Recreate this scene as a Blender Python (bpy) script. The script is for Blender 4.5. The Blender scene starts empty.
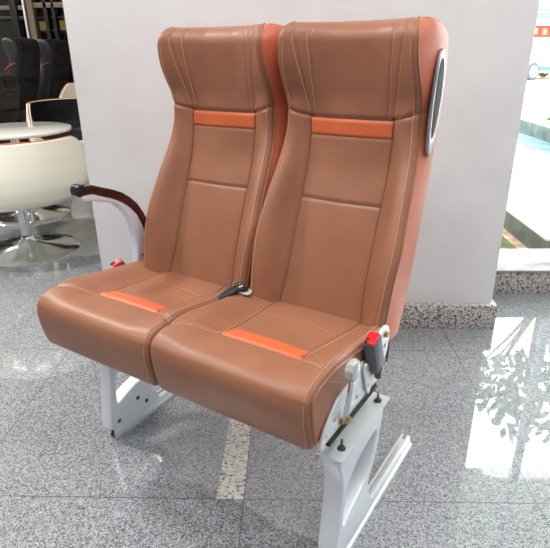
import bpy, bmesh, math, random
import numpy as np
from mathutils import Vector, Matrix
random.seed(4); rng = np.random.default_rng(7)
S = bpy.context.scene
COL = S.collection
PI = math.pi
def R(d): return math.radians(d)
def lin(c):
    o = []
    for v in c:
        v /= 255.0
        o.append(v/12.92 if v <= .04045 else ((v+.055)/1.055)**2.4)
    return (*o, 1.0)

# ------------------------------------------------------------ materials
def mat(name, rgb, rough=.5, metal=0., coat=0., spec=.5, ior=1.45, emis=None, estr=0, trans=0, alpha=1):
    m = bpy.data.materials.new(name); m.use_nodes = True
    b = m.node_tree.nodes['Principled BSDF']
    b.inputs['Base Color'].default_value = lin(rgb)
    b.inputs['Roughness'].default_value = rough
    b.inputs['Metallic'].default_value = metal
    b.inputs['Coat Weight'].default_value = coat
    b.inputs['Specular IOR Level'].default_value = spec
    b.inputs['IOR'].default_value = ior
    b.inputs['Transmission Weight'].default_value = trans
    if emis:
        b.inputs['Emission Color'].default_value = lin(emis); b.inputs['Emission Strength'].default_value = estr
    return m
def nd(m, t, **kw):
    n = m.node_tree.nodes.new(t)
    for k, v in kw.items(): setattr(n, k, v)
    return n
def lk(m, a, b): m.node_tree.links.new(a, b)
def bump(m, scale=600, strength=.1, dist=.001, kind='ShaderNodeTexNoise', detail=3):
    tc = nd(m, 'ShaderNodeTexCoord'); n = nd(m, kind); n.inputs['Scale'].default_value = scale
    if kind == 'ShaderNodeTexNoise': n.inputs['Detail'].default_value = detail
    bp = nd(m, 'ShaderNodeBump'); bp.inputs['Strength'].default_value = strength; bp.inputs['Distance'].default_value = dist
    lk(m, tc.outputs['Object'], n.inputs['Vector'])
    lk(m, n.outputs[0], bp.inputs['Height']); lk(m, bp.outputs[0], m.node_tree.nodes['Principled BSDF'].inputs['Normal'])
def mottle(m, rgb1, rgb2, scale, detail=4):
    tc = nd(m, 'ShaderNodeTexCoord'); n = nd(m, 'ShaderNodeTexNoise'); n.inputs['Scale'].default_value = scale; n.inputs['Detail'].default_value = detail
    cr = nd(m, 'ShaderNodeValToRGB'); cr.color_ramp.elements[0].position = .35; cr.color_ramp.elements[1].position = .65
    cr.color_ramp.elements[0].color = lin(rgb1); cr.color_ramp.elements[1].color = lin(rgb2)
    lk(m, tc.outputs['Object'], n.inputs['Vector']); lk(m, n.outputs[0], cr.inputs[0]); lk(m, cr.outputs[0], m.node_tree.nodes['Principled BSDF'].inputs['Base Color'])
def leather(name, a, b, rough=.40, spec=.42):
    m = mat(name, a, rough, spec=spec); mottle(m, a, b, 9, 3)
    bump(m, 420, .10, .0006, 'ShaderNodeTexVoronoi')
    return m
def granite(name, stops, scale, rough, spec=.5, joints=False, coat=0.0):
    """speckled stone: each crystal takes its own grey; optional thin dark joints on the 0.8 m grid"""
    m = mat(name, (150, 150, 150), rough, spec=spec, coat=coat)
    b = m.node_tree.nodes['Principled BSDF']
    if coat: b.inputs['Coat Roughness'].default_value = .012; b.inputs['Coat IOR'].default_value = 2.15
    tc = nd(m, 'ShaderNodeTexCoord')
    v = nd(m, 'ShaderNodeTexVoronoi'); v.inputs['Scale'].default_value = scale
    lk(m, tc.outputs['Object'], v.inputs['Vector'])
    sp = nd(m, 'ShaderNodeSeparateColor'); lk(m, v.outputs['Color'], sp.inputs[0])
    cr = nd(m, 'ShaderNodeValToRGB'); cr.color_ramp.interpolation = 'LINEAR'
    el = cr.color_ramp.elements
    while len(el) < len(stops): el.new(.5)
    for e, (p, c) in zip(el, stops): e.position = p; e.color = lin(c)
    lk(m, sp.outputs[0], cr.inputs[0])
    n2 = nd(m, 'ShaderNodeTexNoise'); n2.inputs['Scale'].default_value = 3; n2.inputs['Detail'].default_value = 5
    lk(m, tc.outputs['Object'], n2.inputs['Vector'])
    mx = nd(m, 'ShaderNodeMix', data_type='RGBA', blend_type='MULTIPLY'); mx.inputs[0].default_value = .18
    lk(m, cr.outputs[0], mx.inputs[6]); lk(m, n2.outputs[0], mx.inputs[7])
    out = mx.outputs[2]
    if joints:
        sx = nd(m, 'ShaderNodeSeparateXYZ'); lk(m, tc.outputs['Object'], sx.inputs[0])
        ms = []
        for ax, off in ((0, -.134), (1, 1.12)):
            a1 = nd(m, 'ShaderNodeMath', operation='SUBTRACT'); lk(m, sx.outputs[ax], a1.inputs[0]); a1.inputs[1].default_value = off-8.0
            a2 = nd(m, 'ShaderNodeMath', operation='PINGPONG'); lk(m, a1.outputs[0], a2.inputs[0]); a2.inputs[1].default_value = .4
            a3 = nd(m, 'ShaderNodeMath', operation='LESS_THAN'); lk(m, a2.outputs[0], a3.inputs[0]); a3.inputs[1].default_value = .0016
            ms.append(a3)
        a4 = nd(m, 'ShaderNodeMath', operation='MAXIMUM'); lk(m, ms[0].outputs[0], a4.inputs[0]); lk(m, ms[1].outputs[0], a4.inputs[1])
        a5 = nd(m, 'ShaderNodeMath', operation='MULTIPLY'); lk(m, a4.outputs[0], a5.inputs[0]); a5.inputs[1].default_value = .75
        m2 = nd(m, 'ShaderNodeMix', data_type='RGBA'); lk(m, a5.outputs[0], m2.inputs[0]); lk(m, out, m2.inputs[6]); m2.inputs[7].default_value = lin((45, 45, 48))
        out = m2.outputs[2]
    lk(m, out, b.inputs['Base Color'])
    return m
def thin_glass(name, tint=(250, 252, 250), refl=.09):
    m = bpy.data.materials.new(name); m.use_nodes = True; nt = m.node_tree; nt.nodes.clear()
    o = nd(m, 'ShaderNodeOutputMaterial'); mx = nd(m, 'ShaderNodeMixShader'); t = nd(m, 'ShaderNodeBsdfTransparent'); g = nd(m, 'ShaderNodeBsdfGlossy')
    t.inputs[0].default_value = lin(tint); g.inputs['Roughness'].default_value = .01; mx.inputs[0].default_value = refl
    lk(m, t.outputs[0], mx.inputs[1]); lk(m, g.outputs[0], mx.inputs[2]); lk(m, mx.outputs[0], o.inputs[0])
    return m

M = {}
M['tan'] = leather('tan_leather', (139, 92, 70), (147, 98, 75))
M['tanside'] = leather('tan_side_leather', (184, 103, 78), (192, 110, 84))
M['orange'] = leather('orange_leather', (198, 96, 58), (205, 102, 62), .45)
M['thread'] = mat('thread_highlight', (196, 150, 122), .8)  # stitching; its pale tan also paints the highlights beside the seams
M['groove'] = mat('seam_groove_shade', (112, 70, 52), .8)  # brown that paints the shade down in the seam grooves
M['alu'] = mat('satin_aluminium', (222, 225, 228), .42, .55)
M['castalu'] = mat('painted_cast_aluminium', (216, 221, 229), .38, .15, spec=.5); bump(M['castalu'], 90, .05, .002)
M['zinc'] = mat('zinc_plate', (216, 220, 224), .38, .5); bump(M['zinc'], 60, .06, .002)
M['steel'] = mat('dark_steel', (110, 108, 104), .35, .9)
M['chrome'] = mat('chrome', (222, 224, 226), .10, 1.0)
M['brass'] = mat('yellow_zinc_bolt', (176, 150, 96), .35, .9)
M['hole'] = mat('dark_recess', (28, 28, 30), .7)
M['black'] = mat('black_plastic', (30, 31, 34), .4)
M['grey'] = mat('grey_plastic', (84, 88, 94), .45)
M['red'] = mat('red_plastic', (232, 24, 30), .35, emis=None)
M['silver'] = mat('silver_plastic', (212, 220, 236), .35, .1)
M['handle'] = mat('grey_metal_handle', (150, 154, 160), .3, .6)
M['wood'] = mat('dark_red_wood', (74, 28, 26), .22, coat=.5)
def wood_grain(m):
    tc = nd(m, 'ShaderNodeTexCoord'); mp = nd(m, 'ShaderNodeMapping'); mp.inputs['Scale'].default_value = (60, 12, 200)
    n = nd(m, 'ShaderNodeTexNoise'); n.inputs['Scale'].default_value = 1.5; n.inputs['Detail'].default_value = 5
    cr = nd(m, 'ShaderNodeValToRGB'); cr.color_ramp.elements[0].position = .35; cr.color_ramp.elements[1].position = .7
    cr.color_ramp.elements[0].color = lin((30, 12, 12)); cr.color_ramp.elements[1].color = lin((82, 28, 26))
    lk(m, tc.outputs['Object'], mp.inputs[0]); lk(m, mp.outputs[0], n.inputs['Vector']); lk(m, n.outputs[0], cr.inputs[0])
    lk(m, cr.outputs[0], m.node_tree.nodes['Principled BSDF'].inputs['Base Color'])
wood_grain(M['wood'])
M['knob'] = mat('clear_grey_plastic', (190, 194, 192), .15, 0, coat=.6, trans=.35)
M['floor'] = granite('polished_grey_granite', [(0, (62, 64, 67)), (.15, (104, 107, 112)), (.45, (140, 144, 150)), (.8, (164, 168, 174)), (1, (190, 194, 200))], 290, .30, .3, True, coat=1.0)
M['strip'] = granite('pale_granite', [(0, (96, 92, 90)), (.18, (176, 172, 168)), (.45, (214, 211, 206)), (1, (236, 234, 230))], 150, .22, .5, False, coat=.7)
M['border'] = granite('beige_granite', [(0, (110, 102, 94)), (.3, (158, 150, 140)), (1, (196, 188, 178))], 160, .22, .5, False, coat=.7)
M['plinth'] = granite('speckled_granite', [(0, (40, 40, 42)), (.24, (96, 92, 92)), (.42, (176, 170, 166)), (1, (216, 210, 206))], 190, .3, .5)
M['sill'] = mat('polished_marble', (150, 138, 144), .12, spec=.6); mottle(M['sill'], (134, 122, 128), (166, 156, 161), 14, 5)
M['wall'] = mat('white_plaster', (222, 219, 219), .75); mottle(M['wall'], (217, 213, 214), (225, 223, 223), 3.2, 5); bump(M['wall'], 50, .04, .002)
M['wall2'] = mat('room_wall_paint', (206, 204, 202), .8)
M['ceiling'] = mat('ceiling_paint', (225, 225, 225), .8)
M['cream'] = mat('cream_lacquer', (238, 236, 220), .16, coat=.7)
M['tabletop'] = mat('ivory_table_lacquer', (232, 232, 224), .15, coat=.6)
M['trim'] = mat('orange_edging', (196, 104, 52), .5)
M['blackleather'] = mat('black_leather', (34, 35, 42), .33, spec=.6); bump(M['blackleather'], 14, .5, .03, detail=2)
M['blackfab'] = mat('black_seat_fabric', (27, 26, 29), .75); bump(M['blackfab'], 300, .2, .001)
M['blackshell'] = mat('charcoal_seat_shell', (33, 31, 34), .5); bump(M['blackshell'], 300, .1, .001)
M['redpipe'] = mat('red_piping', (190, 30, 52), .5)
M['frameblk'] = mat('black_window_frame', (24, 23, 24), .4)
M['framebeige'] = mat('beige_stone_cladding', (122, 106, 90), .5)
M['curtain'] = mat('pale_interior_panel', (150, 138, 104), .8)
M['darkroom'] = mat('dark_interior', (38, 34, 30), .8)
M['lampcream'] = mat('glowing_lamp_panel', (250, 226, 160), .5, emis=(255, 226, 150), estr=.9)
M['glass'] = thin_glass('window_glass'); M['glassdark'] = thin_glass('tinted_glass', (170, 165, 150), .12); M['glasstint'] = thin_glass('light_cutting_glass', (158, 160, 162), .1)
M['ground'] = mat('pale_paving', (214, 214, 210), .8)
M['grass'] = mat('lawn', (150, 176, 84), .9); mottle(M['grass'], (132, 160, 70), (176, 196, 110), 6, 6)
M['moss'] = mat('mossy_paving', (96, 106, 56), .8); mottle(M['moss'], (70, 84, 42), (122, 126, 68), 5, 6)
M['concrete'] = mat('weathered_concrete', (112, 118, 110), .7); mottle(M['concrete'], (92, 100, 92), (128, 132, 122), 9, 6)
M['rimstone'] = mat('pale_pool_coping', (214, 214, 208), .6)
M['peach'] = mat('peach_crazy_paving', (222, 190, 160), .8); mottle(M['peach'], (196, 140, 100), (236, 222, 204), 12, 4)
M['water'] = mat('pool_water', (120, 158, 172), .06, spec=.9); bump(M['water'], 3.5, .5, .03, detail=4)
M['teal'] = mat('dark_wet_stone', (70, 92, 88), .5); mottle(M['teal'], (50, 70, 68), (96, 116, 106), 8, 5)
M['leaf'] = mat('green_leaves', (62, 92, 50), .6); M['bark'] = mat('bark', (96, 84, 70), .9)
M['carwhite'] = mat('white_car_paint', (236, 238, 240), .2, coat=.6); M['carglass'] = mat('car_window_glass', (84, 112, 128), .08, spec=.8)
M['tyre'] = mat('tyre_rubber', (70, 80, 86), .7); M['blue'] = mat('blue_livery', (44, 104, 196), .4); M['yellow'] = mat('yellow_livery', (222, 206, 90), .5)
M['plate'] = mat('grey_green_grille', (96, 124, 124), .5)
M['banner'] = mat('red_banner', (186, 44, 44), .6); M['bannerg'] = mat('yellow_banner_panels', (214, 180, 90), .6)
M['awning'] = mat('slate_awning', (96, 112, 122), .6); M['ledge'] = mat('peach_cornice', (206, 156, 130), .7); M['shed'] = mat('pale_facade_paint', (206, 206, 200), .8)
M['cream2'] = mat('off_white_leather', (214, 208, 192), .45)

# ------------------------------------------------------------ object helpers
def prop(o, label=None, cat=None, group=None, kind=None):
    if label: o['label'] = label
    if cat: o['category'] = cat
    if group: o['group'] = group
    if kind: o['kind'] = kind
    return o
def link(name, me, m, parent=None, smooth=True, loc=None):
    o = bpy.data.objects.new(name, me); COL.objects.link(o)
    if m is not None:
        for mm in (m if isinstance(m, list) else [m]): me.materials.append(mm)
    if smooth:
        for p in me.polygons: p.use_smooth = True
    if parent is not None: o.parent = parent
    if loc is not None: o.location = loc
    return o
def sharp(me, ang=35):
    bm = bmesh.new(); bm.from_mesh(me)
    bmesh.ops.recalc_face_normals(bm, faces=bm.faces)
    for e in bm.edges:
        if len(e.link_faces) == 2 and e.calc_face_angle(0) > R(ang): e.smooth = False
    bm.to_mesh(me); bm.free()
def from_bm(name, bm, m, parent=None, ang=35, loc=None):
    me = bpy.data.meshes.new(name); bm.to_mesh(me); bm.free()
    o = link(name, me, m, parent, True, loc); sharp(me, ang); return o
def empty(name, loc=(0, 0, 0), rz=0, parent=None):
    o = bpy.data.objects.new(name, None); COL.objects.link(o); o.location = loc; o.rotation_euler = (0, 0, rz); o.empty_display_size = .1
    if parent: o.parent = parent
    return o
def b_box(bm, c, d, bev=0, mx=None, seg=2):
    r = bmesh.ops.create_cube(bm, size=1); vs = r['verts']
    for v in vs: v.co = Vector((v.co.x*d[0], v.co.y*d[1], v.co.z*d[2]))
    if bev:
        es = list({e for v in vs for e in v.link_edges})
        q = bmesh.ops.bevel(bm, geom=es, offset=bev, segments=seg, profile=.5, affect='EDGES')
        vs = list({v for f in q['faces'] for v in f.verts} | {v for v in vs if v.is_valid})
    for v in vs:
        co = v.co.copy()
        if mx is not None: co = mx @ co
        v.co = co + Vector(c)
    return vs
def box(name, c, d, m, parent=None, bev=.002, rot=None, ang=35):
    bm = bmesh.new(); b_box(bm, c, d, bev, Matrix.Rotation(rot[0], 3, rot[1]) if rot else None); return from_bm(name, bm, m, parent, ang)
def b_tube(bm, pts, r, seg=10, cap=True):
    pts = [Vector(p) for p in pts]; n = len(pts); rr = r if hasattr(r, '__len__') else [r]*n
    rings = []; up = None
    for i, p in enumerate(pts):
        t = (pts[min(i+1, n-1)]-pts[max(i-1, 0)]).normalized()
        if up is None:
            up = Vector((0, 0, 1)) if abs(t.z) < .9 else Vector((1, 0, 0))
        a = t.cross(up).normalized(); b = a.cross(t).normalized(); up = b
        rings.append([bm.verts.new(p+rr[i]*(math.cos(2*PI*k/seg)*a+math.sin(2*PI*k/seg)*b)) for k in range(seg)])
    for i in range(n-1):
        for k in range(seg): bm.faces.new((rings[i][k], rings[i][(k+1) % seg], rings[i+1][(k+1) % seg], rings[i+1][k]))
    if cap: bm.faces.new(rings[0][::-1]); bm.faces.new(rings[-1])
def tube(name, pts, r, m, parent=None, seg=10):
    bm = bmesh.new(); b_tube(bm, pts, r, seg); return from_bm(name, bm, m, parent, 50)
def b_lathe(bm, prof, c=(0, 0, 0), seg=48, mx=None):
    rings = []
    for (r, z) in prof:
        ring = []
        for k in range(seg):
            co = Vector((r*math.cos(2*PI*k/seg), r*math.sin(2*PI*k/seg), z))
            if mx is not None: co = mx @ co
            ring.append(bm.verts.new(co+Vector(c)))
        rings.append(ring)
    for i in range(len(prof)-1):
        for k in range(seg): bm.faces.new((rings[i][k], rings[i][(k+1) % seg], rings[i+1][(k+1) % seg], rings[i+1][k]))
    bm.faces.new(rings[0][::-1]); bm.faces.new(rings[-1])
def lathe(name, prof, m, parent=None, c=(0, 0, 0), seg=48, mx=None, ang=40):
    bm = bmesh.new(); b_lathe(bm, prof, c, seg, mx); return from_bm(name, bm, m, parent, ang)
SIDE = Matrix(((0, 0, 1), (1, 0, 0), (0, 1, 0)))     # (a,b,h) -> x=h, y=a, z=b : profile in the (y,z) plane
XZ = Matrix(((1, 0, 0), (0, 0, -1), (0, 1, 0)))      # profile in the (x,z) plane
def smooth_poly(pts, n=3):
    pts = [np.array(p, float) for p in pts]
    for _ in range(n):
        q = []
        for i in range(len(pts)):
            a, b = pts[i], pts[(i+1) % len(pts)]; q += [a*.75+b*.25, a*.25+b*.75]
        pts = q
    return pts
def extrude(name, loops, thick, m, parent=None, off=0., bev=.002, mx=SIDE, ang=35):
    """filled outline with holes, given thickness centred on off"""
    cu = bpy.data.curves.new('c', 'CURVE'); cu.dimensions = '2D'; cu.fill_mode = 'BOTH'; cu.extrude = max(thick/2-bev, 1e-4); cu.bevel_depth = bev; cu.bevel_resolution = 2; cu.offset = -bev
    for lp in loops:
        sp = cu.splines.new('POLY'); sp.points.add(len(lp)-1); sp.use_cyclic_u = True
        for p, q in zip(sp.points, lp): p.co = (q[0], q[1], 0, 1)
    co = bpy.data.objects.new('c', cu); COL.objects.link(co)
    dg = bpy.context.evaluated_depsgraph_get(); me = bpy.data.meshes.new_from_object(co.evaluated_get(dg))
    bpy.data.objects.remove(co); bpy.data.curves.remove(cu)
    me.name = name
    for v in me.vertices: v.co = mx @ Vector((v.co.x, v.co.y, v.co.z+off))
    bm = bmesh.new(); bm.from_mesh(me); bmesh.ops.remove_doubles(bm, verts=bm.verts, dist=1e-5); bm.to_mesh(me); bm.free()
    me.materials.clear()
    o = link(name, me, m, parent); sharp(me, ang); return o
def grid(name, P, m, parent=None, cyc=False, solid=0):
    """P[i][j] array of points -> mesh"""
    P = np.asarray(P); n, k = P.shape[:2]
    f = []
    for i in range(n-1):
        for j in range(k if cyc else k-1):
            j2 = (j+1) % k; f.append((i*k+j, i*k+j2, (i+1)*k+j2, (i+1)*k+j))
    me = bpy.data.meshes.new(name); me.from_pydata(P.reshape(-1, 3).tolist(), [], f); me.update()
    return link(name, me, m, parent)
def interp(tab):
    t = np.array(tab); xs, ys = t[:, 0], t[:, 1]
    fx = np.linspace(xs[0]-.06, xs[-1]+.06, 400); fy = np.interp(fx, xs, ys)
    k = np.hanning(35); k /= k.sum(); pad = np.pad(fy, 17, mode='edge'); fy = np.convolve(pad, k, 'valid')
    return lambda x: np.interp(x, fx, fy)
def g(x, w): return np.exp(-(x/w)**2)
def sst(a, b, x):
    t = np.clip((x-a)/(b-a), 0, 1); return t*t*(3-2*t)

# ------------------------------------------------------------ high-back seat back
YE = interp([(.40, .195), (.46, .202), (.50, .208), (.56, .218), (.60, .225), (.65, .240), (.70, .260), (.75, .287), (.80, .315), (.85, .346), (.90, .375), (.95, .392), (1.0, .396), (1.04, .379), (1.08, .355), (1.12, .338), (1.15, .333), (1.21, .334)])
YC = interp([(.40, .225), (.46, .240), (.50, .253), (.6, .288), (.7, .325), (.78, .358), (.86, .390), (.94, .407), (1.0, .410), (1.04, .408), (1.1, .402), (1.15, .398), (1.21, .396)])
WF = interp([(.40, .193), (.50, .196), (.56, .199), (.70, .206), (.80, .198), (.85, .193), (.90, .189), (.95, .184), (1.0, .182), (1.04, .183), (1.08, .182), (1.12, .180), (1.21, .176)])
YB = interp([(.40, .33), (.486, .355), (.56, .392), (.685, .438), (.81, .478), (.88, .495), (1.0, .528), (1.08, .545), (1.15, .535), (1.21, .520)])
HW = .203; ZT = 1.212
def head_seam(ax): return .986 + np.clip(ax-.112, 0, 1)*.30
def front_y(x, z, top=0.):
    ax = np.abs(x); HW = WF(z)
    a = .115 + .007*sst(.60, .48, z)
    wing = sst(a-.012, HW-.004, ax)
    hw = sst(.985, 1.05, z)                         # head zone: smoother, wider scoop
    wing = wing*(1-hw) + (np.clip((ax-.05)/(HW-.05), 0, 1)**1.5)*hw
    y = YC(z)*(1-wing) + YE(z)*wing
    # padding bulges
    y = y - .007*(1-np.clip(ax/a, 0, 1)**2)*(1-hw) - .013*g(ax-(a+HW)/2-.004, .030)*(1-hw)
    # creases
    c = .0045*g(ax-a, .0045)*(z < .992)
    c = c + .004*g(z-.78, .004)*(ax < a)
    c = c + .003*g(z-.940, .003)*(ax < a)
    c = c + .0055*g(z-head_seam(ax), .005)
    inner = .098+(z-.986)*.06; outer = .113+(z-.986)*.15
    up = (z > head_seam(ax))
    c = c + .0028*g(ax-inner, .0035)*up + .0028*g(ax-outer, .0035)*up
    return y + c
def back_rows(nz=190):
    zs = list(np.linspace(.472, 1.165, nz)); th = np.linspace(0, PI/2, 22)[1:]
    rows = [(z, 0.) for z in zs]
    for t in th: rows.append((1.165+(ZT-1.165)*math.sin(t), t))
    return rows
def build_back(parent, cover, side, stripe, x0, full=True):
    rows = back_rows(190 if full else 60); nx = 150 if full else 50
    uu = np.sin(np.linspace(-PI/2, PI/2, nx))*.5+np.linspace(-1, 1, nx)*.5
    r = .016; F = []; SL = []; SR = []; BK = []
    for z, t in rows:
        zc = min(z, 1.175); k = 1-math.cos(t); wf_ = float(WF(z)); w = wf_-.018*k; wr = HW-.024*k
        x = uu*w; y = front_y(uu*wf_, np.full(nx, z if t == 0 else min(z, 1.19)))
        y = y + .050*k
        e = np.clip((np.abs(x)-(w-r))/r, 0, 1); y = y + r*(1-np.sqrt(1-e**2*.999))
        yb = YB(zc)-.085*k
        ye = y[0]; R2 = .045
        F.append(np.stack([x, y, np.full(nx, z)], 1))
        # side: straight from front edge to rear corner, then round the corner
        n = 14 if full else 8
        sy = np.linspace(ye, yb-R2, n); sx = w+(wr-w)*np.sin(np.linspace(0, PI/2, n))**.8+.002*np.sin(np.linspace(0, PI, n))
        ph = np.linspace(0, PI/2, 9)[1:]
        sx = np.concatenate([sx, wr-R2*(1-np.cos(ph))]); sy = np.concatenate([sy, yb-R2+R2*np.sin(ph)])
        SR.append(np.stack([sx, sy, np.full(len(sx), z)], 1)); SL.append(np.stack([-sx, sy, np.full(len(sx), z)], 1)[::-1])
        bx = np.linspace(wr-R2, -(wr-R2), 12); BK.append(np.stack([bx, np.full(12, yb)+.006*(1-(bx/(wr-R2))**2)*(1-k), np.full(12, z)], 1))
    F, SL, SR, BK = map(np.array, (F, SL, SR, BK))
    root = grid('backrest', F, cover, parent); root.location = (x0, 0, 0)
    grid('side_panel', SR, side, root); grid('side_panel', SL, side, root)
    b = grid('back_panel', BK, side, root)
    # closing cap on the top and underside
    for A, nm in ((-1, 'headrest_cap'), (0, 'base_cap')):
        bm = bmesh.new()
        ring = [tuple(p) for p in F[A]]+[tuple(p) for p in SR[A]][1:]+[tuple(p) for p in BK[A]][1:]+[tuple(p) for p in SL[A]][1:-1]
        # pair front points with rear points for a clean strip
        fr = F[A]; N = len(fr); rest = np.concatenate([SR[A][::-1][:0], SL[A][::-1][1:], BK[A][::-1][1:], SR[A][::-1][1:]])
        # resample the rear chain to N points, left to right
        d = np.concatenate([[0], np.cumsum(np.linalg.norm(np.diff(rest, axis=0), axis=1))]); s = np.linspace(0, d[-1], N)
        rr = np.stack([np.interp(s, d, rest[:, i]) for i in range(3)], 1)
        va = [bm.verts.new(p) for p in fr]; vb = [bm.verts.new(p) for p in rr]
        for i in range(N-1): bm.faces.new((va[i], va[i+1], vb[i+1], vb[i]))
        from_bm(nm, bm, cover, root, 80)
    # piping round the edge between front cover and side panels
    for sg in (-1, 1):
        bm = bmesh.new()
        col = F[::3, 0 if sg < 0 else -1]
        b_tube(bm, [(p[0]+sg*.0005, p[1], p[2]) for p in col], .0030, 6)
        from_bm('piping', bm, cover, root, 60)
    if full:
        # thin tubes along the stitched seams; pale ones paint highlights, dark ones groove shade
        bm = bmesh.new()
        def seam(pts, r_=.0009, off=-.0006): b_tube(bm, [(x, float(front_y(np.array(x), np.array(min(z, 1.19) if z > 1.165 else z)))+off+(.050*(1-math.sqrt(max(0, 1-((z-1.165)/(ZT-1.165))**2))) if z > 1.165 else 0), z) for x, z in pts], r_, 5, True)
        Z = np.concatenate([np.linspace(1.0, 1.165, 36), 1.165+(ZT-1.165)*np.sin(np.linspace(.08, 1.35, 16))])
        for sg in (-1, 1):
            seam([(sg*(.098+(z-.986)*.06+.004), z) for z in Z]); seam([(sg*(.113+(z-.986)*.15+.004), z) for z in Z])
            seam([(sg*(float(WF(z))-.013), z) for z in np.linspace(.48, 1.165, 150)])
        from_bm('stitching', bm, M['thread'], root, 60)
        bm = bmesh.new()
        seam([(x, float(head_seam(abs(x)))) for x in np.linspace(-.168, .168, 80)], .0010, -.0015)
        seam([(x, .78) for x in np.linspace(-.11, .11, 40)], .0010, -.0015)
        for sg in (-1, 1): seam([(sg*(.115+.007*float(sst(.60, .48, np.array(z)))), z) for z in np.linspace(.48, .98, 110)], .0010, -.0015)
        from_bm('seam_line', bm, M['groove'], root, 60)
        # orange band
        xs = np.linspace(-.1135, .1135, 60); zz = np.linspace(.9415, .9835, 14)
        rows_ = []
        for i, z in enumerate(zz):
            o_ = .0016*min(1, math.sin(PI*i/13)*3)
            rows_.append([(x, float(front_y(np.array(x), np.array(z)))-o_, z) for x in xs])
        prop(grid('orange_stripe', rows_, stripe, root), 'orange leather band below the headrest')
    return root

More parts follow.
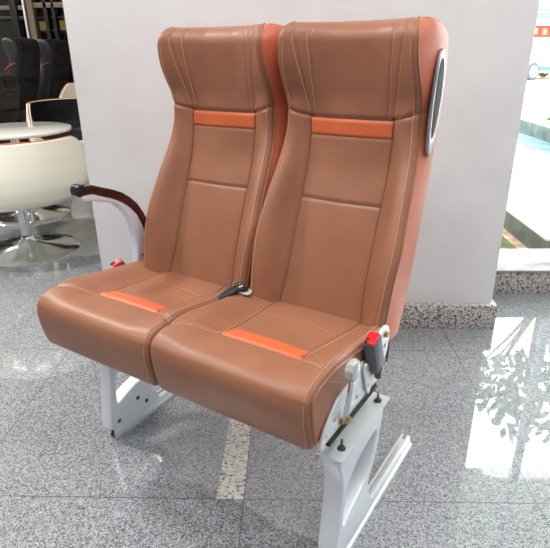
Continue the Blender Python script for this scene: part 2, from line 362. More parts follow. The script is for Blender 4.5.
# ------------------------------------------------------------ seat cushion
PR = [(.27, .40), (.20, .398), (.05, .396), (-.08, .396), (-.118, .398), (-.133, .404), (-.142, .425), (-.150, .460), (-.155, .495), (-.154, .517), (-.146, .536), (-.127, .547), (-.10, .550), (-.065, .545), (-.03, .538), (0, .532), (.06, .523), (.12, .516), (.20, .508), (.28, .500)]
def chain(pts, n):
    p = np.array(pts, float)
    for _ in range(3):
        q = [p[0]]
        for i in range(len(p)-1): q += [p[i]*.75+p[i+1]*.25, p[i]*.25+p[i+1]*.75]
        q.append(p[-1]); p = np.array(q)
    d = np.concatenate([[0], np.cumsum(np.linalg.norm(np.diff(p, axis=0), axis=1))]); s = np.linspace(0, d[-1], n)
    return np.stack([np.interp(s, d, p[:, 0]), np.interp(s, d, p[:, 1])], 1), d[-1]
def build_cushion(parent, x0, hw):
    N = 230; prof, L = chain(PR, N); nx = 150
    tan = np.gradient(prof, axis=0); tan /= np.linalg.norm(tan, axis=1)[:, None]; nrm = np.stack([-tan[:, 1], tan[:, 0]], 1)  # outward
    if nrm[N//2, 0] > 0 and nrm[-1, 1] < 0: nrm = -nrm
    if nrm[-1, 1] < 0: nrm = -nrm
    sc = hw/.21
    iT = int(np.argmax(prof[:, 1]))-16
    def AW(t): return (.108+.020*float(sst(.0, .26, t)))*sc
    TS0, TS1, PO = -.024, .024, .011
    def surf(x, i):
        ax = abs(x); t, z = prof[i]; top = sst(.50, .54, z) if i > 90 else 0
        topm = 1.0 if (i > iT and t > -.15) else 0.
        back = sst(-.06, .03, t)*topm
        aq = abs(x-PO)
        a = AW(t); lift = float(sst(-.14, -.01, t))*topm
        dn = .023*float(sst(a-.006, a+.075, aq))*lift + .004*float(sst(a, hw, ax))*float(sst(-.15, -.12, t))   # raised side bolsters
        dn += .003*(1-min(aq/a, 1)**2)*back
        if topm:
            dn -= .0055*float(g(aq-a, .0045))*float(sst(-.010, 0, t))
            dn -= .0045*float(g(t-TS0, .004))*(aq < a) + .0030*float(g(t-TS1, .003))*(aq < a) + .0028*float(g(t-(.155-.02*(aq/a)**2), .004))*(aq < a)
            if aq >= a: dn -= .0050*float(g(t-(TS0-(aq-a)*.55), .005))
        dn -= .004*(ax/hw)**4*(1 if not topm else .3)            # soft front
        r = .016; e = max(0, (ax-(hw-r))/r); dn -= r*(1-math.sqrt(max(0, 1-e*e*.999)))
        return (x, t+nrm[i, 0]*dn, z+nrm[i, 1]*dn)
    uu = (np.sin(np.linspace(-PI/2, PI/2, nx))*.5+np.linspace(-1, 1, nx)*.5)*hw
    P = np.array([[surf(x, i) for x in uu] for i in range(N)])
    root = grid('seat_cushion', P, M['tan'], parent); root.location = (x0, 0, 0)
    for sg, j in ((-1, 0), (1, -1)):
        edge = P[:, j]
        c = np.array([hw*sg, .07, .455]); rows_ = []
        for k in np.linspace(0, 1, 12):
            q = edge*(1-k)+c*k; q[:, 0] = sg*(hw+.004*math.sin(k*PI/2)); rows_.append(q)
        grid('side_panel', np.array(rows_), M['tan'], root)
        bm = bmesh.new(); b_tube(bm, [tuple(p) for p in edge[8::3]], .0034, 6); from_bm('piping', bm, M['tan'], root, 60)
        bm = bmesh.new(); b_tube(bm, [(p[0]-sg*.011, p[1]+n_[0]*.0156, p[2]+n_[1]*.0156) for p, n_ in zip(edge[40::3], nrm[40::3])], .0008, 5); from_bm('stitching', bm, M['thread'], root, 60)
    # rear face
    e = P[-1]; rr = e.copy(); rr[:, 2] = .40; rr[:, 1] = .27
    grid('rear_panel', np.array([e, rr]), M['tan'], root)
    def top_at(x, t):
        i = int(np.argmin(np.abs(prof[:, 0]-t)+(np.arange(N) < iT)*9)); return surf(x, i)
    i0 = int(np.argmin(np.abs(prof[:, 0]-TS0-.001)+(np.arange(N) < iT)*9)); i1 = int(np.argmin(np.abs(prof[:, 0]-TS1+.001)+(np.arange(N) < iT)*9))
    rows_ = []
    for n_, i in enumerate(range(i0, i1+1)):
        up = .0016*min(1, math.sin(PI*n_/(i1-i0))*3); xs = PO+np.linspace(-.106*sc, .106*sc, 50)
        rows_.append([(x, surf(x, i)[1], surf(x, i)[2]+up) for x in xs])
    prop(grid('orange_stripe', rows_, M['orange'], root), 'orange leather band across the cushion')
    a = AW(TS0)
    for sg in (-1, 1):
        bm = bmesh.new()
        pts = [top_at(PO+sg*(AW(t)+.004), t) for t in np.linspace(.25, .0, 40)]+[top_at(PO+sg*x, TS0-.004-(x-a)*.55) for x in np.linspace(a+.004, hw-.014-sg*PO, 30)]
        b_tube(bm, [(p[0], p[1], p[2]+.0006) for p in pts], .0009, 5)
        from_bm('stitching', bm, M['thread'], root, 60)
    return root

# ------------------------------------------------------------ the double coach seat
O = Vector((-.577, 1.372, 0))
seat = empty('double_coach_seat', O, R(-31))
prop(seat, 'tan leather double coach seat with orange bands on silver metal legs', 'seat')
bl = build_back(seat, M['tan'], M['tanside'], M['orange'], .190)
br = build_back(seat, M['tan'], M['tanside'], M['orange'], .602)
cl = build_cushion(seat, .164, .209)
cr_ = build_cushion(seat, .588, .210)

# grab handle on the outer side of the right backrest
hp = smooth_poly([(.432, 1.150), (.452, 1.142), (.464, 1.10), (.462, 1.05), (.450, .99), (.428, .935), (.412, .905), (.394, .908), (.390, .95), (.393, 1.02), (.400, 1.07), (.412, 1.125)], 2)
hh = smooth_poly([(.430, 1.130), (.452, 1.118), (.456, 1.06), (.445, 1.005), (.424, .950), (.402, .945), (.399, 1.0), (.405, 1.06), (.414, 1.11)], 2)
gh = extrude('grab_handle', [[(a+.008, b) for a, b in hp], [(a+.008, b) for a, b in hh]], .008, M['handle'], br, HW+.002, .002); prop(gh, 'silver grab handle ring on outer side')
extrude('handle_recess', [[(a+.008, b) for a, b in hh]], .006, M['hole'], gh, HW+.002, .001)

# armrest on the outer side of the left seat
XA = -.054
up = [(.058, .806), (.090, .803), (.123, .790), (.160, .776), (.194, .760), (.225, .737), (.250, .712), (.272, .676), (.288, .640)]
mid = [(.048, .780), (.085, .779), (.119, .765), (.155, .750), (.190, .731), (.220, .707), (.243, .680), (.262, .640), (.274, .600)]
low = [(.045, .775), (.058, .762), (.085, .757), (.116, .748), (.145, .740), (.165, .730), (.188, .708), (.208, .680), (.221, .648), (.228, .60), (.228, .56), (.222, .51)]
arm = extrude('armrest', [mid+[(.282, .55), (.275, .50)]+low[::-1]], .026, M['silver'], seat, XA, .004); prop(arm, 'curved silver armrest with dark wood top')
extrude('wood_cap', [up+mid[::-1]], .030, M['wood'], arm, XA, .003)
extrude('end_cap', [smooth_poly([(.034, .792), (.040, .812), (.066, .810), (.066, .784), (.050, .778), (.038, .780)], 2)], .032, M['black'], arm, XA, .003)
inset = [(.075, .770), (.119, .757), (.155, .742), (.186, .721), (.214, .692), (.232, .655), (.240, .610), (.246, .57), (.262, .57), (.266, .60), (.255, .640), (.237, .676), (.215, .702), (.188, .724), (.155, .744), (.119, .760)]
tube('screw', [(XA+.016, .245, .545), (XA+.0185, .245, .545)], .004, M['steel'], arm)
box('armrest_bracket', (XA+.02, .245, .495), (.05, .06, .05), M['zinc'], arm, .004)

# recliner and side frame plates on the right
def bolt(parent, x, y, z, r=.006, h=.006, m='brass', axis='x', nm='bolt'):
    if axis == 'x':
        bm = bmesh.new(); b_tube(bm, [(x, y, z), (x+.0018, y, z)], r*1.5, 14); b_tube(bm, [(x+.0018, y, z), (x+.0018+h, y, z)], r, 6)
    else:
        bm = bmesh.new(); b_tube(bm, [(x, y, z), (x, y, z+.002)], r*1.7, 14); b_tube(bm, [(x, y, z+.002), (x, y, z+.002+h*.5)], r*1.1, 6); b_tube(bm, [(x, y, z), (x, y, z+.024)], r*.55, 8)
    return from_bm(nm, bm, M[m], parent, 40)
XS = .804
def circ(c, r, n=14): return [(c[0]+r*math.cos(2*PI*k/n), c[1]+r*math.sin(2*PI*k/n)) for k in range(n)]
plate = extrude('side_frame_plate', [[(-.112, .398), (-.106, .418), (-.092, .438), (-.060, .462), (-.036, .480), (.0, .482), (.032, .482), (.050, .500), (.066, .510), (.110, .495), (.150, .470), (.185, .44), (.185, .400), (.10, .398), (-.06, .398)],
    circ((.095, .455), .006), circ((.13, .430), .006), circ((.03, .448), .008), circ((-.05, .43), .006), circ((.06, .422), .007), circ((-.088, .415), .004)], .006, M['zinc'], seat, XS, .001)
prop(plate, 'bright zinc side plate with round holes')
extrude('slotted_link', [smooth_poly([(.085, .500), (.10, .492), (.118, .452), (.122, .410), (.104, .404), (.092, .445), (.078, .480)], 1), circ((.106, .43), .005)], .006, M['zinc'], plate, XS+.008, .001)
for (y, z) in ((-.022, .412), (.145, .444)): bolt(plate, XS+.003, y, z)
rec = extrude('recliner_plate', [smooth_poly([(.150, .548), (.178, .556), (.200, .545), (.208, .512), (.196, .470), (.168, .440), (.148, .438), (.130, .455), (.126, .500), (.136, .520)], 2), circ((.178, .500), .007), circ((.168, .475), .005), circ((.185, .525), .004)], .008, M['zinc'], seat, XS+.012, .0015)
bolt(rec, XS+.016, .176, .534); bolt(rec, XS+.016, .158, .452)
extrude('recliner_disc', [circ((.165, .49), .030, 28)], .010, M['alu'], rec, XS+.004, .002)

# recline lever
lev = tube('recline_lever', [(XS+.014, -.022, .420), (XS+.018, -.024, .455), (XS+.022, -.020, .505), (XS+.024, -.022, .540)], [.0065, .006, .0055, .0055], M['chrome'], seat, 12)
bm = bmesh.new(); mx = Matrix.Rotation(R(90), 3, 'Y')
pr = [(0.004, -.010), (.017, -.009), (.021, -.004), (.022, .002), (.019, .009), (.006, .011)]
seg = 40; rings = []
for (r, z) in pr:
    rings.append([bm.verts.new(mx @ Vector((1.15*r*(1+.05*math.cos(10*2*PI*k/seg))*math.cos(2*PI*k/seg), r*(1+.05*math.cos(10*2*PI*k/seg))*math.sin(2*PI*k/seg), z)) + Vector((XS+.026, -.026, .550))) for k in range(seg)])
for i in range(len(pr)-1):
    for k in range(seg): bm.faces.new((rings[i][k], rings[i][(k+1) % seg], rings[i+1][(k+1) % seg], rings[i+1][k]))
bm.faces.new(rings[0]); bm.faces.new(rings[-1][::-1])
prop(from_bm('lever_knob', bm, M['knob'], lev, 50), 'clear ribbed knob')
bolt(lev, XS+.018, -.022, .424, .007)

# mounting angle under the right cushion
ang = extrude('mounting_bracket', [[(.778, .352), (.838, .352), (.838, .347), (.800, .347), (.783, .347), (.783, .345), (.778, .345)]], .268, M['alu'], seat, -.062, .0008, XZ)
ang.matrix_local = Matrix.Identity(4)
box('bracket_web', (.783, .062, .368), (.008, .262, .040), M['alu'], ang, .001)
box('slot_rail', (.806, .045, .391), (.012, .250, .012), M['hole'], ang, .002)
for y in (-.035, .165): bolt(ang, .818, y, .352, .0055, .012, 'steel', 'z')

# legs : one cast outline with a leaf-shaped opening
def leg(xc, dy, lab):
    out = [(-.062, .030), (-.058, .080), (-.046, .16), (-.036, .22), (-.040, .27), (-.056, .315), (-.060, .345), (.186, .345), (.186, .31), (.177, .27), (.166, .225), (.145, .180), (.118, .145), (.118, .115), (.136, .080), (.150, .055), (.150, .030)]
    hole = smooth_poly([(-.026, .130), (-.022, .190), (-.012, .225), (.015, .255), (.055, .272), (.100, .280), (.140, .285), (.152, .272), (.142, .235), (.122, .190), (.090, .158), (.04, .145), (-.005, .128), (-.020, .120)], 2)
    def shift(l): return [(p[0]+dy, p[1]) for p in l]
    lg = extrude('leg', [shift(smooth_poly(out, 1)), shift(hole)], .050, M['castalu'], seat, xc, .006)
    # thinner raised rib round the outer face and top foot
    box('leg_top_flange', (xc, .062+dy, .342), (.058, .250, .008), M['alu'], lg, .002)
    rib = [(-.05, .06), (-.046, .085), (-.018, .110), (.05, .120), (.10, .118), (.12, .085), (.13, .06)]
    for (y, z) in () if lab == 'r' else ((-.03, .062), (.09, .066), (.055, .098)): bolt(lg, xc+.025, y+dy, z, .005, .003, 'steel')
    return lg
leg(.803, 0., 'r'); leg(-.006, .046, 'l')
# floor rails with a T-slot
def rail(xc, y0, y1):
    h = .023
    pts = [(-h, 0), (-h, .010), (-h+.006, .014), (-h+.008, .030), (-h+.012, .036), (-.006, .036), (-.006, .030), (-.012, .028), (-.012, .016), (.012, .016), (.012, .028), (.006, .030), (.006, .036), (h-.012, .036), (h-.008, .030), (h-.006, .014), (h, .010), (h, 0)]
    r_ = extrude('floor_rail', [[(xc+a, b) for a, b in pts]], y1-y0, M['alu'], seat, -(y0+y1)/2, .0006, XZ, 30)
    box('rail_slot', (xc, y0+.012, .022), (.020, .024, .012), M['hole'], r_, .001)
    return r_
rail(.806, -.10, .466); rr_ = rail(-.010, .002, .50)
bolt(rr_, -.004, .004, .012, .008, .004, 'steel', 'x')

# cross frame under the cushions
tube('frame_tube', [(-.03, -.02, .375), (.80, -.02, .375)], .014, M['zinc'], seat, 14)
tube('frame_tube', [(-.03, .17, .375), (.80, .17, .375)], .014, M['zinc'], seat, 14)

# seat belt buckles
def buckle(loc, ry, rx, rz, s=1., nm='seat_belt_buckle'):
    e = box(nm, (0, 0, 0), (.026*s, .040*s, .080*s), M['grey'], seat, .004)
    e.location = loc; e.rotation_euler = (rx, ry, rz)
    prop(box('release_button', (0, -.001, .0405*s), (.023*s, .035*s, .008*s), M['red'], e, .002), 'red release button')
    box('tongue_slot', (-.0065, -.012, .0445*s), (.006*s, .016, .004), M['hole'], e, .0005)
    tube('strap', [(0, 0, -.035*s), (0, .003, -.055*s), (-.001, .006, -.075*s)], [.010, .009, .008], M['black'], e, 8)
    return e
buckle((.818, .118, .512), R(-3), R(16), 0, 1.1)
b2 = buckle((-.052, .168, .517), R(14), R(30), R(-20), .85)
# jumble of belt webbing and buckle between the two seats
hd = empty('belt_anchor', (.392, .186, .520), 0, seat)
extrude('anchor_plate', [smooth_poly([(-.03, -.012), (.03, -.016), (.04, .0), (.028, .022), (-.02, .018)], 1), circ((.015, .004), .007)], .004, M['zinc'], hd, .02, .001, Matrix(((1, 0, 0), (0, 1, 0), (0, 0, 1))))
bm = bmesh.new()
for k in range(4):
    a0 = Vector((-.030+.008*k, -.075+.01*k, .010+.004*k)); a1 = Vector((-.01+.010*k, .01, .028)); b_tube(bm, [a0, (a0+a1)/2+Vector((.004, 0, .010)), a1], .0045, 8)
from_bm('belt_webbing', bm, M['black'], hd, 50)
tube('latch_tongue', [(-.034, -.05, .030), (-.030, -.01, .042), (-.022, .018, .046), (-.012, .012, .040), (-.016, -.02, .030), (-.026, -.05, .024)], .0018, M['steel'], hd, 8)
tube('latch_tongue', [(-.008, -.045, .024), (.004, -.012, .034), (.012, .012, .036)], .003, M['chrome'], hd, 8)
bolt(hd, .015, .004, .022, .006, .004, 'steel', 'z')

# ------------------------------------------------------------ room
def struct(o): return prop(o, kind='structure')
def plane_box(name, x0, x1, y0, y1, z0, z1, m, bev=0, parent=None):
    return box(name, ((x0+x1)/2, (y0+y1)/2, (z0+z1)/2), (x1-x0, y1-y0, z1-z0), m, parent, bev)
def lshape(name, z0, z1, m):      # room outline: full width in front, only left of the side wall further back
    pts = [(-9, -5), (4, -5), (4, 2.79), (.86, 2.79), (.86, 11), (-9, 11)]
    bm = bmesh.new(); a = [bm.verts.new((x, y, z0)) for x, y in pts]; b = [bm.verts.new((x, y, z1)) for x, y in pts]
    bm.faces.new(a[::-1]); bm.faces.new(b)
    for i in range(6): bm.faces.new((a[i], a[(i+1) % 6], b[(i+1) % 6], b[i]))
    return from_bm(name, bm, m)
struct(lshape('floor', -.05, 0, M['floor']))
struct(plane_box('trim_1', -.211, -.1355, 1.12, 2.12, -.01, .0006, M['strip']))
struct(plane_box('trim_2', -9, -.83, 4.28, 11, -.01, .0006, M['border']))
struct(plane_box('wall_back', -.835, .876, 2.14, 2.80, 0, 3.4, M['wall'], .004))
struct(plane_box('baseboard_back', -.855, .893, 2.112, 2.82, 0, .113, M['plinth'], .002))
struct(plane_box('trim_3', .86, 4, 2.48, 2.80, 0, .118, M['plinth'], .002))
struct(plane_box('trim_4', .87, 4, 2.47, 2.785, .118, .131, M['sill'], .003))
struct(plane_box('wall_side', -.70, .86, 2.82, 11, 0, 3.4, M['wall2']))
struct(lshape('ceiling', 3.4, 3.5, M['ceiling']))
struct(plane_box('wall_left', -9.1, -9, -5, 11, 0, 3.4, M['wall2']))
struct(plane_box('wall_front', -9, 4, -5.1, -5, 0, 3.4, M['wall2']))
w3 = struct(plane_box('window_3', 3.99, 4.0, -.2, 2.84, .3, 3.4, M['glasstint']))  # unseen side window; grey tint added to cut the daylight coming in
for y in (-.17, 1.4): plane_box('window_frame', 3.95, 4.03, y-.03, y+.03, .3, 3.4, M['silver'], .003, w3)
struct(plane_box('wall_right', 3.94, 4.04, -5, 2.86, 0, .3, M['wall2']))
struct(plane_box('wall_right_rear', 3.94, 4.04, -5, -.2, .3, 3.4, M['wall2']))
# right-hand window: frame and glass
w1 = struct(plane_box('window_1', .88, 4, 2.785, 2.795, .13, 3.4, M['glass']))
for x in (1.47, 2.6, 3.95): plane_box('window_frame', x-.014, x+.014, 2.75, 2.83, .13, 3.4, M['silver'], .003, w1)

# far glazed partition behind the lounge
w2 = struct(plane_box('window_2', -8, -.7, 9.0, 9.012, 0, 3.4, M['glassdark']))
def wf(px0, px1, z0, z1, m, d=.1, yy=8.94): plane_box('window_frame', px0, px1, yy-d, yy+.04, z0, z1, m, .004, w2)
for x, w in ((-4.22, .10), (-3.73, .055), (-3.61, .045), (-5.1, .1), (-5.9, .1), (-2.4, .09), (-1.7, .09)): wf(x-w/2, x+w/2, 0, 3.4, M['frameblk'])
wf(-3.995, -3.905, 0, 3.4, M['framebeige'], .12)
wf(-4.05, -4.02, 0, 3.4, M['alu'], .14)
wf(-8, -4.05, 1.63, 1.68, M['frameblk'], .06)
for z in (1.46, 1.645): wf(-3.90, -.8, z, z+.025, M['frameblk'], .05)
wf(-8, -4.05, 1.77, 1.83, M['framebeige'], .04)
wf(-3.905, -.8, 1.79, 1.86, M['framebeige'], .10)
struct(plane_box('wall_far', -8, -.7, 10.2, 10.3, 0, 3.4, M['darkroom']))
for k, (x0, x1, z0, z1) in enumerate(((-6.6, -4.90, 1.25, 1.80), (-4.70, -4.56, 1.20, 1.86), (-4.78, -4.50, 1.90, 2.4), (-4.40, -4.28, 1.66, 1.80))):
    prop(plane_box('wall_panel', x0, x1, 10.15, 10.20, z0, z1, M['curtain'], .01),
         ['broad beige panel at far left behind the dark glass', 'narrow beige panel behind dark glass, between black post and metal strip', 'small beige panel high up behind the dark glass', 'small dull beige panel behind the glass right of the beige column'][k], 'wall panel')
for k, (x0, x1, z0, z1) in enumerate(((-4.45, -4.25, 1.55, 1.68), (-4.16, -3.98, 1.55, 1.68), (-4.46, -3.98, 1.52, 1.545))):
    prop(plane_box('lamp_panel', x0, x1, 10.15, 10.22, z0, z1, M['lampcream'], .01),
         ['brightest glowing cream panel seen through the glass right of the beige column', 'smaller glowing cream panel nearest the white wall', 'thin glowing cream strip below the other two panels'][k], 'lamp')

# unseen area lamps added to give the room its top light
for k, (x, y) in enumerate([(-3.2, .5), (-1.2, .5), (.8, .5), (2.8, .5), (-1.2, -1.6), (.8, -1.6)]):
    ld = bpy.data.lights.new('top_light', 'AREA'); ld.shape = 'RECTANGLE'; ld.size = 1.2; ld.size_y = .6; ld.energy = (34 if x > 0 else 40) if y > 0 else 10; ld.color = (1, .985, .96)
    lo = bpy.data.objects.new('top_light', ld); COL.objects.link(lo); lo.location = (x, y, 3.37)
    prop(lo, 'unseen area lamp added at the ceiling for top light', 'ceiling light', 'added top lights')
for k, (x, y) in enumerate([(-2.5, 2.4), (-4.7, 4.5), (-5.4, 6.2), (-6.4, 8.4)]):  # unseen lamps added to brighten the lounge, kept clear of the floor reflections
    ld = bpy.data.lights.new('lounge_fill_light', 'AREA'); ld.shape = 'DISK'; ld.size = .3; ld.energy = 70; ld.color = (1, .96, .9)
    lo = bpy.data.objects.new('lounge_fill_light', ld); COL.objects.link(lo); lo.location = (x, y, 3.38)
    prop(lo, 'added unseen downlight above the lounge', 'ceiling light', 'added fill lamps above the lounge')

# ------------------------------------------------------------ lounge furniture
def base_disc(parent, r=.30, zt=.46, flare=.05):
    prof = [(r, 0), (r, .006), (r*.98, .010), (r*.8, .017), (r*.55, .027), (r*.35, .038), (r*.22, .052), (.042, .072), (.034, .095), (.03, .096)]
    o = lathe('base', prof, M['chrome'], parent, seg=64)
    lathe('pole', [(.030, .10), (.030, zt)], M['chrome'], parent, seg=24)
    return o
def tub_chair(loc, rz, inner, lab, back=.78, front=.60, R0=.40, cut=(-.7, .05)):
    """rounded shell whose rim is high at the back and low at the mouth; +y is the back"""
    t = empty('tub_chair', loc, rz); prop(t, lab, 'chair')
    nA, nV = 96, 26; th = np.linspace(0, 2*PI, nA, endpoint=False)
    rim = np.array([front+(back-front)*float(sst(cut[0], cut[1], math.sin(a))) for a in th])
    z0 = .30; zm = back
    fr_, rr_ = [0, .05, .12, .22, .38, .55, .8, 1.0], [.35, .62, .80, .92, .99, 1.0, .965, .92]
    out = np.zeros((nV, nA, 3)); inn = np.zeros((nV, nA, 3))
    for i in range(nV):
        f = (i/(nV-1))**1.5
        for j, a in enumerate(th):
            z = z0+(rim[j]-z0)*f; fz = (z-z0)/(zm-z0); r = R0*np.interp(fz, fr_, rr_)
            out[i, j] = (r*math.cos(a), r*math.sin(a), z)
            ri = r-.030; inn[i, j] = (ri*math.cos(a), ri*math.sin(a), z+(.03*(1-f)))
    grid('shell', out, M['cream'], t, True)
    grid('lining', inn[:, ::-1], inner, t, True)
    top = np.array([out[-1], (out[-1]+inn[-1])/2+[0, 0, .006], inn[-1]]); grid('rim', top, M['cream'], t, True)
    bm = bmesh.new(); b_tube(bm, [tuple(p+np.array([0, 0, .004])) for p in np.vstack([out[-1]*.5+inn[-1]*.5, (out[-1]*.5+inn[-1]*.5)[:1]])], .005, 6)
    from_bm('edge_trim', bm, M['trim'], t, 60)
    rc = R0*.82
    lathe('seat_cushion', [(rc*.9, .42), (rc, .43), (rc, .46), (rc*.94, .485), (rc*.5, .495), (.01, .497)], inner, t)
    lathe('shell_underside', [(.03, .298), (R0*.36, .300), (R0*.36, .306), (.03, .306)], M['cream'], t)
    base_disc(t, .31, .31)
    return t
tub_chair((-1.668, 3.14, 0), R(165), M['cream2'], 'cream tub chair with orange rim nearest the camera at left edge', .705, .60, .440, (-.6, -.15))
tub_chair((-1.86, 4.75, 0), R(10), M['blackleather'], 'cream shelled tub chair lined in black leather behind the round table', .765, .49, .43, (-.9, -.2))
tub_chair((-2.18, 6.0, 0), R(-30), M['cream2'], 'small looking off-white tub chair farthest back, beside the white wall edge', .84, .56, .40)
tb = empty('round_table', (-2.03, 3.92, 0)); prop(tb, 'round ivory pedestal table between two cream tub chairs', 'table')
lathe('tabletop', [(.375, .620), (.40, .626), (.405, .638), (.40, .648), (.385, .652), (.01, .652)], M['tabletop'], tb, seg=72)
base_disc(tb, .30, .625)

# black coach seats further back
def black_seat(loc, rz, lab, sc=1.):
    t = empty('coach_seat', loc, rz); prop(t, lab, 'seat'); t.scale = (sc, sc, sc)
    b = build_back(t, M['blackfab'], M['blackshell'], M['orange'], 0, False)
    # headrest flap hanging over the top and rear
    rows_ = []
    for (y, z) in ((.46, 1.215), (.50, 1.206), (.535, 1.18), (.556, 1.14), (.560, 1.09), (.560, 1.06)):
        rows_.append([(x, y, z) for x in np.linspace(-.10, .10, 10)])
    grid('headrest_flap', rows_, M['blackfab'], b)
    box('flap_tab', (0, .562, 1.055), (.12, .008, .014), M['hole'], b, .002)
    # rear grab loop and magazine pocket
    loop = [(-.09, .535, .93), (-.08, .55, .905), (.08, .55, .905), (.09, .535, .93), (.09, .54, .99), (.08, .55, 1.0), (-.08, .55, 1.0), (-.09, .54, .99), (-.09, .535, .93)]
    tube('grab_loop', loop, .006, M['blackshell'], b, 8)
    pk = []
    for k, z in enumerate(np.linspace(.52, .78, 10)):
        pk.append([(x*(1-.02*k/9), float(YB(z))+.012+.03*(k/9)*(1-(x/.16)**2), z+.018*(x/.16)**2*(k/9)) for x in np.linspace(-.16, .16, 14)])
    grid('magazine_pocket', pk, M['blackfab'], b)
    for sg in (-1, 1):
        tube('red_piping', [(sg*(HW+.006), y, z) for y, z in ((.36, .90), (.40, .93), (.45, .955), (.50, .965))], .005, M['redpipe'], b, 6)
    N_ = 40; prof, L = chain(PR, N_)
    P = np.array([[(x, p[0], p[1]) for x in np.linspace(-.21, .21, 12)] for p in prof]); c_ = grid('seat_cushion', P, M['blackfab'], t)
    for sg in (-.21, .21):
        bm = bmesh.new(); bm.faces.new([bm.verts.new((sg, p[0], p[1])) for p in prof]); from_bm('side_panel', bm, M['blackfab'], c_, 30)
    for x in (-.16, .16): extrude('leg', [[(-.05, 0), (.20, 0), (.16, .06), (.14, .40), (-.02, .40), (0, .06)]], .04, M['blackshell'], t, x, .004)
    box('side_table_shell', (0, .30, .44), (.40, .20, .10), M['blackshell'], t, .02)
    return t
black_seat((-3.62, 6.75, 0), R(-103), 'black high-backed coach seat with red piping, the left one of two behind the tub chairs', 1.09)
black_seat((-3.47, 7.30, 0), R(-103), 'black high-backed coach seat with red piping, nearer the white wall', 1.085)
bs = black_seat((-3.20, 5.55, 0), R(-100), 'black coach seat cut by the left edge of the photo, lower than the others', .80)

# ------------------------------------------------------------ outdoors
GX = .9
struct(plane_box('ground', -30, 60, 11.2, 90, -.06, -.02, M['ground']))
struct(plane_box('ground_1', .87, 40, 2.83, 11.2, -.06, -.021, M['ground']))
struct(plane_box('moss_strip', .88, 1.395, 2.85, 11, -.03, -.004, M['moss']))
struct(plane_box('path', 1.395, 1.47, 2.85, 11, -.03, -.001, M['peach']))
pw = empty('garden_pool', (2.3, 6, 0)); prop(pw, 'long raised garden pool with grey concrete walls outside the window', 'pool')
def pb(nm, x0, x1, y0, y1, z0, z1, m, bev=.004): return box(nm, ((x0+x1)/2-2.3, (y0+y1)/2-6, (z0+z1)/2), (x1-x0, y1-y0, z1-z0), m, pw, bev)
pb('pool_wall', 1.46, 1.56, 2.95, 10.5, -.02, .118, M['concrete'])
pb('coping', 1.455, 1.60, 2.95, 10.5, .118, .13, M['rimstone'])
pb('pool_wall', 3.05, 3.25, 2.95, 10.5, -.02, .26, M['teal'])
pb('pool_wall', 1.46, 3.25, 10.5, 10.7, -.02, .20, M['teal'])
pb('coping', 3.05, 3.30, 2.95, 10.7, .26, .28, M['rimstone'])
pb('water', 1.56, 3.06, 2.96, 10.5, .0, .10, M['water'], 0)
lawn = struct(plane_box('lawn', 3.35, 4.7, 2.95, 10.5, -.03, .0, M['grass']))
def foliage(name, c, rad, n, size, m, parent=None):
    vs = []; fs = []
    for i in range(n):
        d = rng.normal(size=3); d /= np.linalg.norm(d); p = np.array(c)+d*np.array(rad)*rng.uniform(.35, 1)**.5
        a = rng.normal(size=3); a /= np.linalg.norm(a); b = np.cross(a, d); b /= np.linalg.norm(b)+1e-6; s = size*rng.uniform(.6, 1.3)
        k = len(vs); vs += [tuple(p-a*s), tuple(p-b*s*.4), tuple(p+a*s), tuple(p+b*s*.4)]; fs.append((k, k+1, k+2, k+3))
    me = bpy.data.meshes.new(name); me.from_pydata(vs, [], fs); return link(name, me, m, parent, False)
def tree(loc, h, rad, lab, n=420, size=.15):
    t = empty('tree', loc); prop(t, lab, 'tree')
    tube('trunk', [(0, 0, 0), (.05, .03, h*.4), (0, .06, h*.75), (-.05, 0, h)], [.13, .11, .08, .04], M['bark'], t, 10)
    bm = bmesh.new()
    for k in range(7):
        a = k*2.4; b_tube(bm, [(0, .05, h*.6), (math.cos(a)*rad*.45, math.sin(a)*rad*.45, h*.8), (math.cos(a)*rad*.8, math.sin(a)*rad*.8, h*.95)], [.05, .03, .012], 6)
    from_bm('branch', bm, M['bark'], t, 60)
    foliage('foliage', (0, 0, h), (rad, rad, rad*.6), n, size, M['leaf'], t)
    return t
tree((4.35, 8.4, 0), 4.75, 1.15, 'leafy green tree outside the window, mirrored in the polished floor')
sh = empty('shrub', (3.75, 7.6, 0)); prop(sh, 'low green shrub beside the lawn at the right edge of the photo', 'shrub')
foliage('foliage', (0, 0, .14), (.32, .45, .16), 900, .05, M['leaf'], sh); tube('stem', [(0, 0, 0), (0, 0, .2)], .02, M['bark'], sh)

struct(plane_box('porch_canopy', .9, 9, 2.80, 4.75, 3.2, 3.35, M['shed']))
# parked white car
car = empty('car', (9.9, 23.3, -.02), R(28)); prop(car, 'white car with blue and yellow stripes parked across the pale yard', 'car')
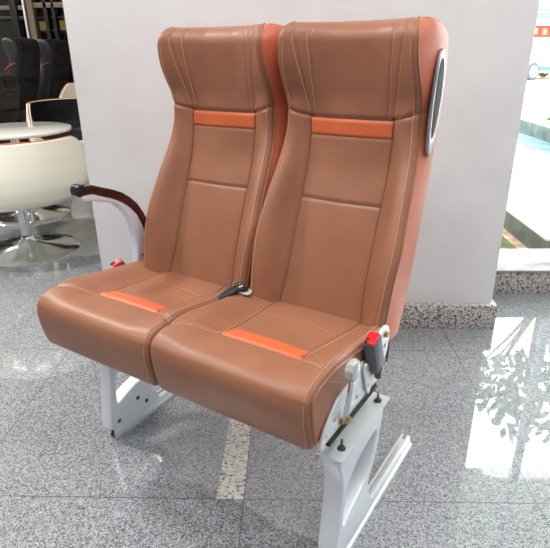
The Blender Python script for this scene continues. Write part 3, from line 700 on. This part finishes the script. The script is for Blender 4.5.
# car's own frame: +x forward, width along y
prof = [(-2.1, .32), (-2.15, .62), (-2.0, .92), (-1.5, 1.0), (-1.05, 1.40), (-.5, 1.46), (.35, 1.43), (1.0, 1.02), (1.85, .86), (2.12, .66), (2.15, .32)]
Z3 = Matrix(((1, 0, 0), (0, 0, -1), (0, 1, 0)))
extrude('body', [smooth_poly(prof, 1)], 1.66, M['carwhite'], car, 0, .06, Z3)
gl = [(-1.30, 1.0), (-.98, 1.34), (-.45, 1.40), (.32, 1.37), (.86, 1.03)]
extrude('side_window', [gl], 1.67, M['carglass'], car, 0, .004, Z3)
box('windscreen', (.70, 0, 1.22), (.70, 1.40, .03), M['carglass'], car, .01, (R(31), 'Y'))
box('rear_window', (-1.30, 0, 1.19), (.52, 1.36, .03), M['carglass'], car, .01, (R(-43), 'Y'))
for x in (-1.32, 1.32):
    for y in (-.78, .78):
        w = lathe('wheel', [(.10, -.1), (.30, -.1), (.33, -.07), (.33, .07), (.30, .1), (.10, .1)], M['tyre'], car, (x, y, .33), 28, Matrix.Rotation(R(90), 3, 'X'))
        lathe('hub_cap', [(.02, -.11), (.20, -.11), (.21, -.09), (.21, .09), (.20, .11), (.02, .11)], M['silver'], w, (x, y, .33), 20, Matrix.Rotation(R(90), 3, 'X'))
box('bumper_stripe', (0, 0, .42), (4.36, 1.68, .16), M['blue'], car, .02); box('sill_stripe', (0, 0, .30), (4.32, 1.66, .07), M['yellow'], car, .02)
box('grille', (2.10, 0, .68), (.08, 1.0, .16), M['plate'], car, .02)
# yard building with banner
sb = empty('yard_building', (14, 34, 0)); prop(sb, 'pale low building with red banner and slate awning across the yard', 'building')
box('wall', (0, 1, 1.8), (12, .3, 3.6), M['shed'], sb, .02)
bn = box('banner', (0, .80, 2.0), (12, .05, .62), M['banner'], sb, .01)
bm = bmesh.new()
for k in range(22): b_box(bm, (-5.7+k*.54, .76, 2.0+.02*(k % 3)), (.24, .03, .30), .01)
from_bm('banner_panel', bm, M['bannerg'], bn)
box('awning', (0, .4, 2.95), (12, 1.2, .34), M['awning'], sb, .02, (R(12), 'X'))
box('cornice', (0, .7, 3.75), (12, .5, .16), M['ledge'], sb, .02)

# ------------------------------------------------------------ daylight
w = bpy.data.worlds.new('World'); S.world = w; w.use_nodes = True; nt = w.node_tree
bg = nt.nodes['Background']; bg.inputs[0].default_value = (.975, .985, 1, 1); bg.inputs[1].default_value = 7
sd = bpy.data.lights.new('sun', 'SUN'); sd.energy = 2; sd.angle = R(2); sd.color = (1, .97, .92)
so = bpy.data.objects.new('sun', sd); COL.objects.link(so); so.location = (10, 20, 20)
so.rotation_euler = Vector((-.35, -.5, .9)).to_track_quat('Z', 'Y').to_euler()
prop(so, 'sun lighting the yard outside', 'sun')

# ------------------------------------------------------------ camera
cd = bpy.data.cameras.new('camera'); cam = bpy.data.objects.new('camera', cd); COL.objects.link(cam)
yaw, pitch, roll = -.03526, .39616, .0132
cy, sy, cp, sp = math.cos(yaw), math.sin(yaw), math.cos(pitch), math.sin(pitch)
f = Vector((sy*cp, cy*cp, -sp)); r = Vector((cy, -sy, 0)); d = f.cross(r)
r2 = math.cos(roll)*r+math.sin(roll)*d; d2 = -math.sin(roll)*r+math.cos(roll)*d
mw = Matrix.Identity(4)
for i in range(3): mw[i][0] = r2[i]; mw[i][1] = -d2[i]; mw[i][2] = -f[i]
mw[2][3] = 1.1463
cam.matrix_world = mw
cd.sensor_fit = 'HORIZONTAL'; cd.sensor_width = 36; cd.lens = 533.2/550*36; cd.clip_start = .02; cd.clip_end = 300
S.camera = cam
S.view_settings.view_transform = 'Standard'; S.view_settings.look = 'None'; S.view_settings.gamma = 1; S.view_settings.use_curve_mapping = False
S.view_settings.exposure = 0.34
